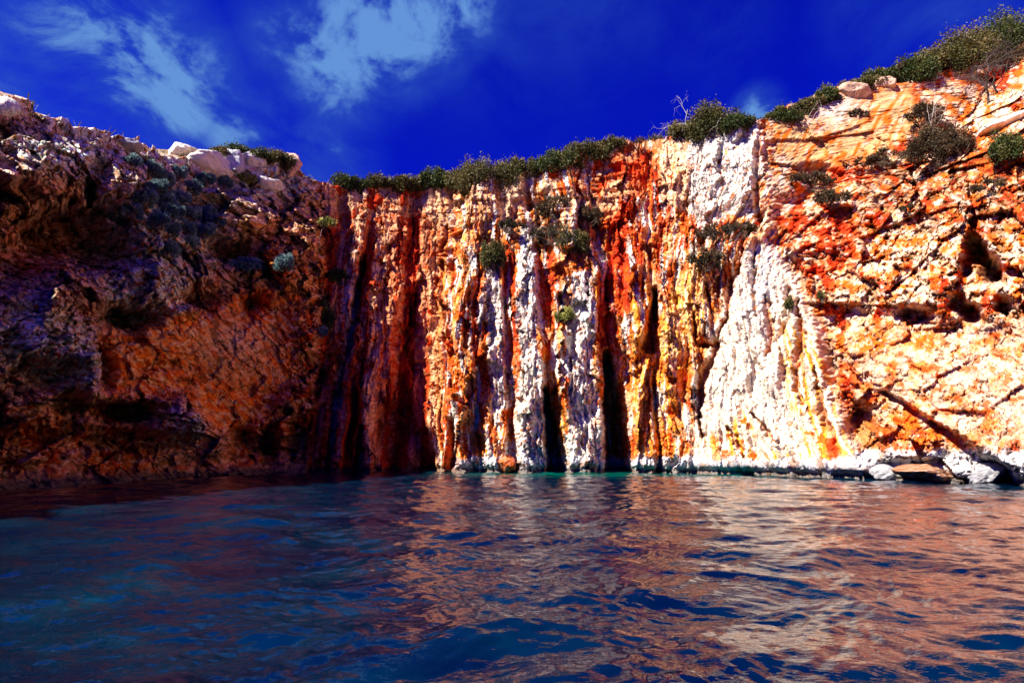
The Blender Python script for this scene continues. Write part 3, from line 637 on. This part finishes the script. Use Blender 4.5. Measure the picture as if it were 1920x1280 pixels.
def bush(qx, top, wd, hg, kind, label, group, name='shrub', cat='shrub', dens=1.0, flat=False, bark=None, seed=0, back=.25, sparse=False):
    rs = np.random.RandomState(seed); p, d_ = surf(qx, top+hg); m_ = d_/F
    b = Vector((-p.x, -p.y, 0)).normalized()
    W = wd*m_/2*(1.3 if sparse else 1.0); Hh = hg*m_*(.85 if sparse else 1.02)
    root_ = bpy.data.objects.new(name, None); sc.collection.objects.link(root_); root_.empty_display_size = .3
    root_.location = p - b*W*back
    lobes = []; nl = max(9, int(9+wd*hg/150))
    for i in range(nl):
        th = rs.rand()*2*np.pi; q = rs.rand()**.5*.78; x_ = np.cos(th)*q; y_ = np.sin(th)*q
        z_ = (.28+.50*rs.rand()**.8)*(1-.55*q*q)
        r_ = (.14+.17*rs.rand())*(1.25 if not sparse else .8)
        ex = 1.12 if not sparse else 1.25
        lobes.append((np.array([x_*W*ex, y_*W*.8, z_*Hh*(1 if not sparse else 1.1)]), np.array([r_*W*(.7+.7*rs.rand()), r_*W*.9, r_*Hh*(.7+.8*rs.rand())])))
    n = int(np.clip(wd*hg*3.2*dens, 700, 16000)); size = max(.04, .0026*d_)*(1.0 if not flat else .9)
    Vv, Ff, tn = leaf_mesh(rs, lobes, n, size); Vv[:, 2] = np.maximum(Vv[:, 2], -.35)
    link('foliage', np_mesh('foliage', Vv, Ff, tn, smooth=False, attr='tone'), LEAF[kind], root_)
    paths = []
    for c_, r_ in lobes[:26 if sparse else 14]:
        s0 = np.array([rs.randn()*.08*W, rs.randn()*.08*W, -.25]); mid_ = (s0+c_)/2 + np.array([rs.randn(), rs.randn(), rs.randn()*.5])*.10*W
        paths.append(([s0, mid_, c_, c_+(c_-mid_)*.5], .045*m_*25*.6, .010*m_*25*.6))
    link('branches', tubes('branches', paths), bark or BARK, root_)
    tag(root_, label, cat, group); return root_, p, m_
G1 = 'scrub along the rim of the red cliff'; G2 = 'scrub along the right rim'; G3 = 'plants growing from the cliff faces'; G4 = 'scrub on the left rim'
B = [
 (655, 318, 62, 34, 'green', 'dark green shrub at the left end of the back rim scrub', G1), (712, 326, 70, 26, 'olive', 'low olive shrub right of the dark green one on the back rim', G1),
 (800, 316, 50, 36, 'olive', 'rounded bush filling the notch right of the wide low shrub', G1),
 (762, 320, 78, 36, 'olive', 'wide low shrub with tan tips on the back rim', G1), (826, 308, 84, 46, 'green', 'green shrub sloping up beside the big domed bush', G1),
 (922, 284, 128, 66, 'olive', 'big domed olive bush in the middle of the back rim', G1), (872, 300, 80, 46, 'olive', 'mid-sized bush tucked against the left of the big domed bush', G1),
 (986, 286, 54, 40, 'olive', 'small round bush in the dip right of the big domed bush', G1), (1042, 268, 96, 50, 'green', 'green bush left half of the hump above the layered red rock', G1),
 (1092, 256, 96, 46, 'olive', 'tan tipped bush on top of the hump above the layered red rock', G1), (1142, 250, 54, 32, 'olive', 'small bush at the right end of the hump before the bright ribs', G1),
 (1205, 250, 80, 20, 'dark', 'flat dark scrub on the rim between the hump and the tree clump', G1),
 (1338, 176, 96, 78, 'olive', 'tallest tan and olive bushy tree on the rim above the white ribs', G1), (1278, 214, 60, 46, 'olive', 'smaller bushy tree at the left foot of the tallest one', G1),
 (1385, 206, 66, 34, 'green', 'low spreading bush at the right foot of the tallest tree', G1), (1310, 222, 70, 32, 'dark', 'dark undergrowth below the tallest bushy tree', G1),
 (1462, 192, 74, 38, 'green', 'dark bush at the start of the right rim beside the small cloud', G2), (1506, 182, 50, 30, 'olive', 'low bush above the first rocks of the right rim', G2),
 (1484, 190, 60, 26, 'dark', 'low dark scrub filling the rim beside the small cloud', G2), (1530, 172, 50, 24, 'olive', 'low olive scrub between the first right rim rocks and the round bush', G2),
 (1580, 152, 46, 24, 'dark', 'dark scrub strip between the round bush and the larger tan boulder', G2), (1632, 132, 60, 26, 'olive', 'scrub strip between the two tan rim boulders', G2), (1684, 110, 60, 34, 'dark', 'dark scrub strip just left of the dense rim bush', G2),
 (1552, 152, 52, 38, 'green', 'round bush left of the larger tan rim boulder', G2), (1606, 134, 72, 36, 'olive', 'bush behind the larger tan rim boulder', G2), (1655, 118, 60, 34, 'green', 'bush just up the rim from the smaller tan rim boulder', G2),
 (1708, 94, 84, 54, 'green', 'dense dark bush midway up the right rim', G2), (1766, 72, 92, 66, 'olive', 'olive bush on the right rim where the slope steepens', G2), (1822, 30, 104, 96, 'olive', 'large tan tipped bush near the top right rim', G2),
 (1886, 4, 110, 104, 'green', 'highest dark bush in the upper right corner', G2), (1905, 66, 70, 50, 'dark', 'dark bush below the highest one in the upper right corner', G2), (1730, 116, 60, 26, 'dark', 'low dark scrub on the bare rock under the dense rim bush', G2),
 (404, 270, 40, 16, 'olive', 'small grass tuft between the rounded boulder and the grey boulder', G4), (466, 264, 84, 30, 'green', 'long green scrub behind the low white boulder on the left rim', G4), (522, 274, 66, 34, 'olive', 'olive scrub running down to the tan boulder', G4),
 (556, 290, 26, 22, 'green', 'little tuft at the right end of the left rim', G4), (462, 318, 50, 20, 'lime', 'yellow green herb patch under the left rim slabs', G4),
 (1764, 196, 86, 110, 'dark', 'tall dark bush on the upper right slope under the bare tree', G3), (1738, 176, 50, 60, 'dark', 'upper dark bush left of the bare tree on the right slope', G3), (1800, 236, 50, 50, 'dark', 'low dark bush right of the tall dark one', G3),
 (1890, 244, 66, 56, 'green', 'green bush on the upper right ledge by the frame edge', G3), (1608, 194, 26, 22, 'dark', 'lone small bush on the smooth upper orange slab', G3),
 (1522, 312, 70, 44, 'dark', 'dark bush in the hollow below the smooth orange slab', G3), (1560, 340, 50, 44, 'dark', 'bush lower right in the hollow below the orange slab', G3), (1622, 284, 60, 26, 'dark', 'flat bush on the ledge right of the orange slab', G3),
 (1668, 286, 76, 20, 'dark', 'thin scrub along the ledge towards the tall dark bush', G3),
 (1394, 402, 52, 36, 'dark', 'dark bush on the crest of the white buttress', G3), (1342, 412, 60, 30, 'dark', 'brown twiggy bush left of the white buttress crest', G3), (1328, 450, 56, 50, 'dark', 'straggling bush lower left of the white buttress crest', G3),
 (1040, 352, 60, 50, 'dark', 'twiggy bush highest of the thicket on the red wall', G3), (1092, 374, 62, 52, 'dark', 'dense bush in the right of the thicket on the red wall', G3), (1028, 400, 66, 50, 'dark', 'brown bush in the left of the thicket on the red wall', G3),
 (1074, 424, 60, 46, 'olive', 'olive bush lowest of the thicket on the red wall', G3), (1124, 396, 34, 36, 'dark', 'small bush at the right tip of the thicket on the red wall', G3), (958, 402, 44, 32, 'dark', 'small dark bush left of the thicket beside the pale rib', G3),
 (924, 444, 44, 56, 'olive', 'grey green tuft hanging on the orange ribs', G3), (1064, 572, 40, 30, 'lime', 'bright grassy tuft between the two white pillars', G3),
 (640, 502, 50, 26, 'green', 'dark green shrub across the first red ribs', G3), (614, 560, 30, 60, 'green', 'narrow shrub in the crease left of the ribs', G3), (1540, 545, 18, 16, 'olive', 'tiny tuft on the edge of the white buttress', G3), (1484, 556, 18, 24, 'olive', 'tuft in the groove of the white buttress', G3),
 (1700, 380, 26, 18, 'dark', 'small bush on the pitted rock under the tall dark bush', G3), (1860, 330, 50, 30, 'dark', 'small bush on the pitted rock under the green ledge bush', G3),
]
for i, (qx, top, wd, hg, kd, lab, g) in enumerate(B):
    tree_ = wd*hg > 7000
    bush(qx, top, wd, hg, kd, lab, g, name='bushy_tree' if 'tree' in lab.split(' on ')[0].split(' at ')[0] and 'under' not in lab else 'shrub',
         cat='shrub' if 'tree' not in lab.split(' on ')[0].split(' at ')[0] or 'under' in lab else 'tree', seed=300+i, back=.35 if g in (G1, G2, G4) else .05, sparse=kd == 'dark', dens=.42 if kd == 'dark' else 1.0)
# cushion shrubs on the shaded cliff
CU = [(282, 318, 34, 24), (312, 330, 30, 24), (340, 322, 26, 20), (296, 350, 30, 22), (272, 372, 36, 26), (306, 376, 38, 26), (338, 368, 34, 24), (364, 352, 28, 20), (326, 398, 36, 26), (292, 402, 34, 24), (360, 392, 32, 24), (388, 402, 34, 24),
      (352, 420, 34, 24), (318, 428, 34, 24), (384, 430, 34, 24), (410, 412, 28, 22), (420, 438, 30, 22), (354, 450, 30, 20), (316, 456, 36, 22), (440, 452, 22, 18), (252, 392, 28, 20), (250, 296, 30, 16), (386, 332, 26, 18), (424, 334, 24, 16), (535, 488, 36, 26), (468, 500, 46, 22), (614, 584, 16, 16), (608, 614, 14, 16)]
words_ = ['topmost', 'second highest', 'third highest', 'fourth highest', 'fifth highest', 'sixth highest', 'seventh highest', 'eighth highest', 'ninth highest', 'tenth highest', 'eleventh highest', 'twelfth highest', 'thirteenth highest', 'twelfth lowest', 'eleventh lowest', 'tenth lowest', 'ninth lowest', 'eighth lowest', 'seventh lowest', 'sixth lowest', 'fifth lowest', 'fourth lowest', 'third lowest', 'second lowest', 'lowest']
main_ = sorted([c for c in CU if c[0] < 500], key=lambda c: c[1]); 
for i, c in enumerate(CU):
    qx, qy, wd, hg = c
    if c in main_: lab = words_[main_.index(c)] + ' blue-grey cushion shrub of the patch on the shaded cliff'
    else: lab = {535: 'blue-grey cushion shrub on the small ledge right of the big patch', 614: 'upper of two tiny cushions in the crease beside the ribs', 608: 'lower of two tiny cushions in the crease beside the ribs'}[qx]
    bush(qx, qy-hg/2, wd*1.25, hg*1.15, 'blue', lab, 'cushion shrubs on the shaded cliff', name='cushion_shrub', seed=700+i, back=-.15, dens=1.6, flat=True)

# ---- bare and dead trees, saplings
def branchy(rs, p0, dirn, length, r, depth, out, spread=.75, droop=0.0):
    pts = [np.array(p0)]; d = np.array(dirn, float); n = 6
    for i in range(n):
        d = d + rs.randn(3)*.20 + np.array([0, 0, -droop]); d /= np.linalg.norm(d); pts.append(pts[-1]+d*length/n)
    out.append((pts, r, r*.4))
    if depth:
        for k_ in range(rs.randint(3, 5)):
            j = rs.randint(2, n+1); nd = d + rs.randn(3)*spread; nd /= np.linalg.norm(nd)
            branchy(rs, pts[j], nd, length*(.45+.25*rs.rand()), r*.5, depth-1, out, spread, droop)
def bare(qx, qy, hpx, dirn, label, name, mat, seed, depth=3, rad=.06, cat='dead tree', droop=0.0):
    p, d_ = surf(qx, qy); rs = np.random.RandomState(seed); out = []
    branchy(rs, (0, 0, -.1), dirn, hpx*d_/F*.62, rad, 0, out)
    trunk = [out[0]]; limbs = []; pts = out[0][0]
    for k_ in range(5):
        j = rs.randint(1, len(pts)); nd = np.array(dirn)*.6 + rs.randn(3)*.7; nd /= np.linalg.norm(nd)
        branchy(rs, pts[j], nd, hpx*d_/F*.5, rad*.55, depth-1, limbs, .8, droop)
    r_ = bpy.data.objects.new(name, None); sc.collection.objects.link(r_); r_.location = p
    link('trunk', tubes('trunk', trunk, 7), mat, r_); link('branches', tubes('branches', limbs, 4), mat, r_)
    tag(r_, label, cat); return r_
bare(1848, 190, 120, (-.1, -.25, 1), 'dark bare tree with tangled branches against the pink upper right rock', 'bare_tree', DARKWOOD, 5, 4, .09, 'tree')
bare(1840, 100, 110, (.2, -.5, -.6), 'dark bare branches hanging down from the right rim', 'bare_tree', DARKWOOD, 9, 4, .07, 'tree')
bare(1866, 170, 110, (-.5, -.3, 1), 'second dark bare tree right of the first, leaning left on the upper right slope', 'bare_tree', DARKWOOD, 6, 4, .08, 'tree')
bare(1290, 252, 86, (-.12, -.1, 1), 'pale dead snag sticking up left of the tallest bushy tree', 'dead_snag', DEADWOOD, 12, 3, .05)
bare(1318, 250, 60, (.9, -.4, .25), 'pale fallen dead branch on the rim under the tallest bushy tree', 'dead_branch', DEADWOOD, 14, 2, .06, 'dead branch')
bare(1748, 262, 90, (.05, -.5, 1), 'thin pale dead stem in front of the tall dark bush', 'dead_snag', DEADWOOD, 21, 2, .035)
bare(1500, 226, 50, (.8, -.4, .5), 'pale dead branch lying on the right rim near the small cloud', 'dead_branch', DEADWOOD, 23, 2, .05, 'dead branch')
bare(1060, 460, 100, (.1, -.6, .9), 'tangle of bare twigs in the thicket on the red wall', 'bare_shrub', DARKWOOD, 31, 4, .05, 'shrub')
bare(1350, 470, 80, (.0, -.6, .9), 'bare brown twigs left of the white buttress crest', 'bare_shrub', DARKWOOD, 33, 3, .04, 'shrub')
def sapling():
    p, d_ = surf(603, 470); q, d2_ = surf(618, 440); m_ = d_/F; r_ = bpy.data.objects.new('sapling', None); sc.collection.objects.link(r_)
    b = Vector((-p.x, -p.y, 0)).normalized(); r_.location = p; tip = np.array([18*m_, -.9, 40*m_])
    path = [np.array([0, 0, 0]), np.array([1*m_, -.35, 14*m_]), np.array([7*m_, -.7, 30*m_]), tip]
    link('stem', tubes('stem', [(path, .03, .015)]+[([tip, tip+np.array([a*m_*12, -.1, c*m_*8])], .014, .006) for a, c in ((-1, .3), (1, .4), (.3, 1), (.9, -.2))], 5), DEADWOOD, r_)
    rs = np.random.RandomState(3); Vv, Ff, tn = leaf_mesh(rs, [(tip+np.array([a*m_*11, -.1, c*m_*7]), np.array([7, 7, 5])*m_) for a, c in ((-1, .3), (1, .4), (.3, 1), (.9, -.2), (0, 0))], 220, .2)
    link('foliage', np_mesh('foliage', Vv, Ff, tn, smooth=False, attr='tone'), LEAF['lime'], r_)
    tag(r_, 'yellow-green leafy sapling on an arching stem at the left edge of the ribs', 'sapling')
sapling()
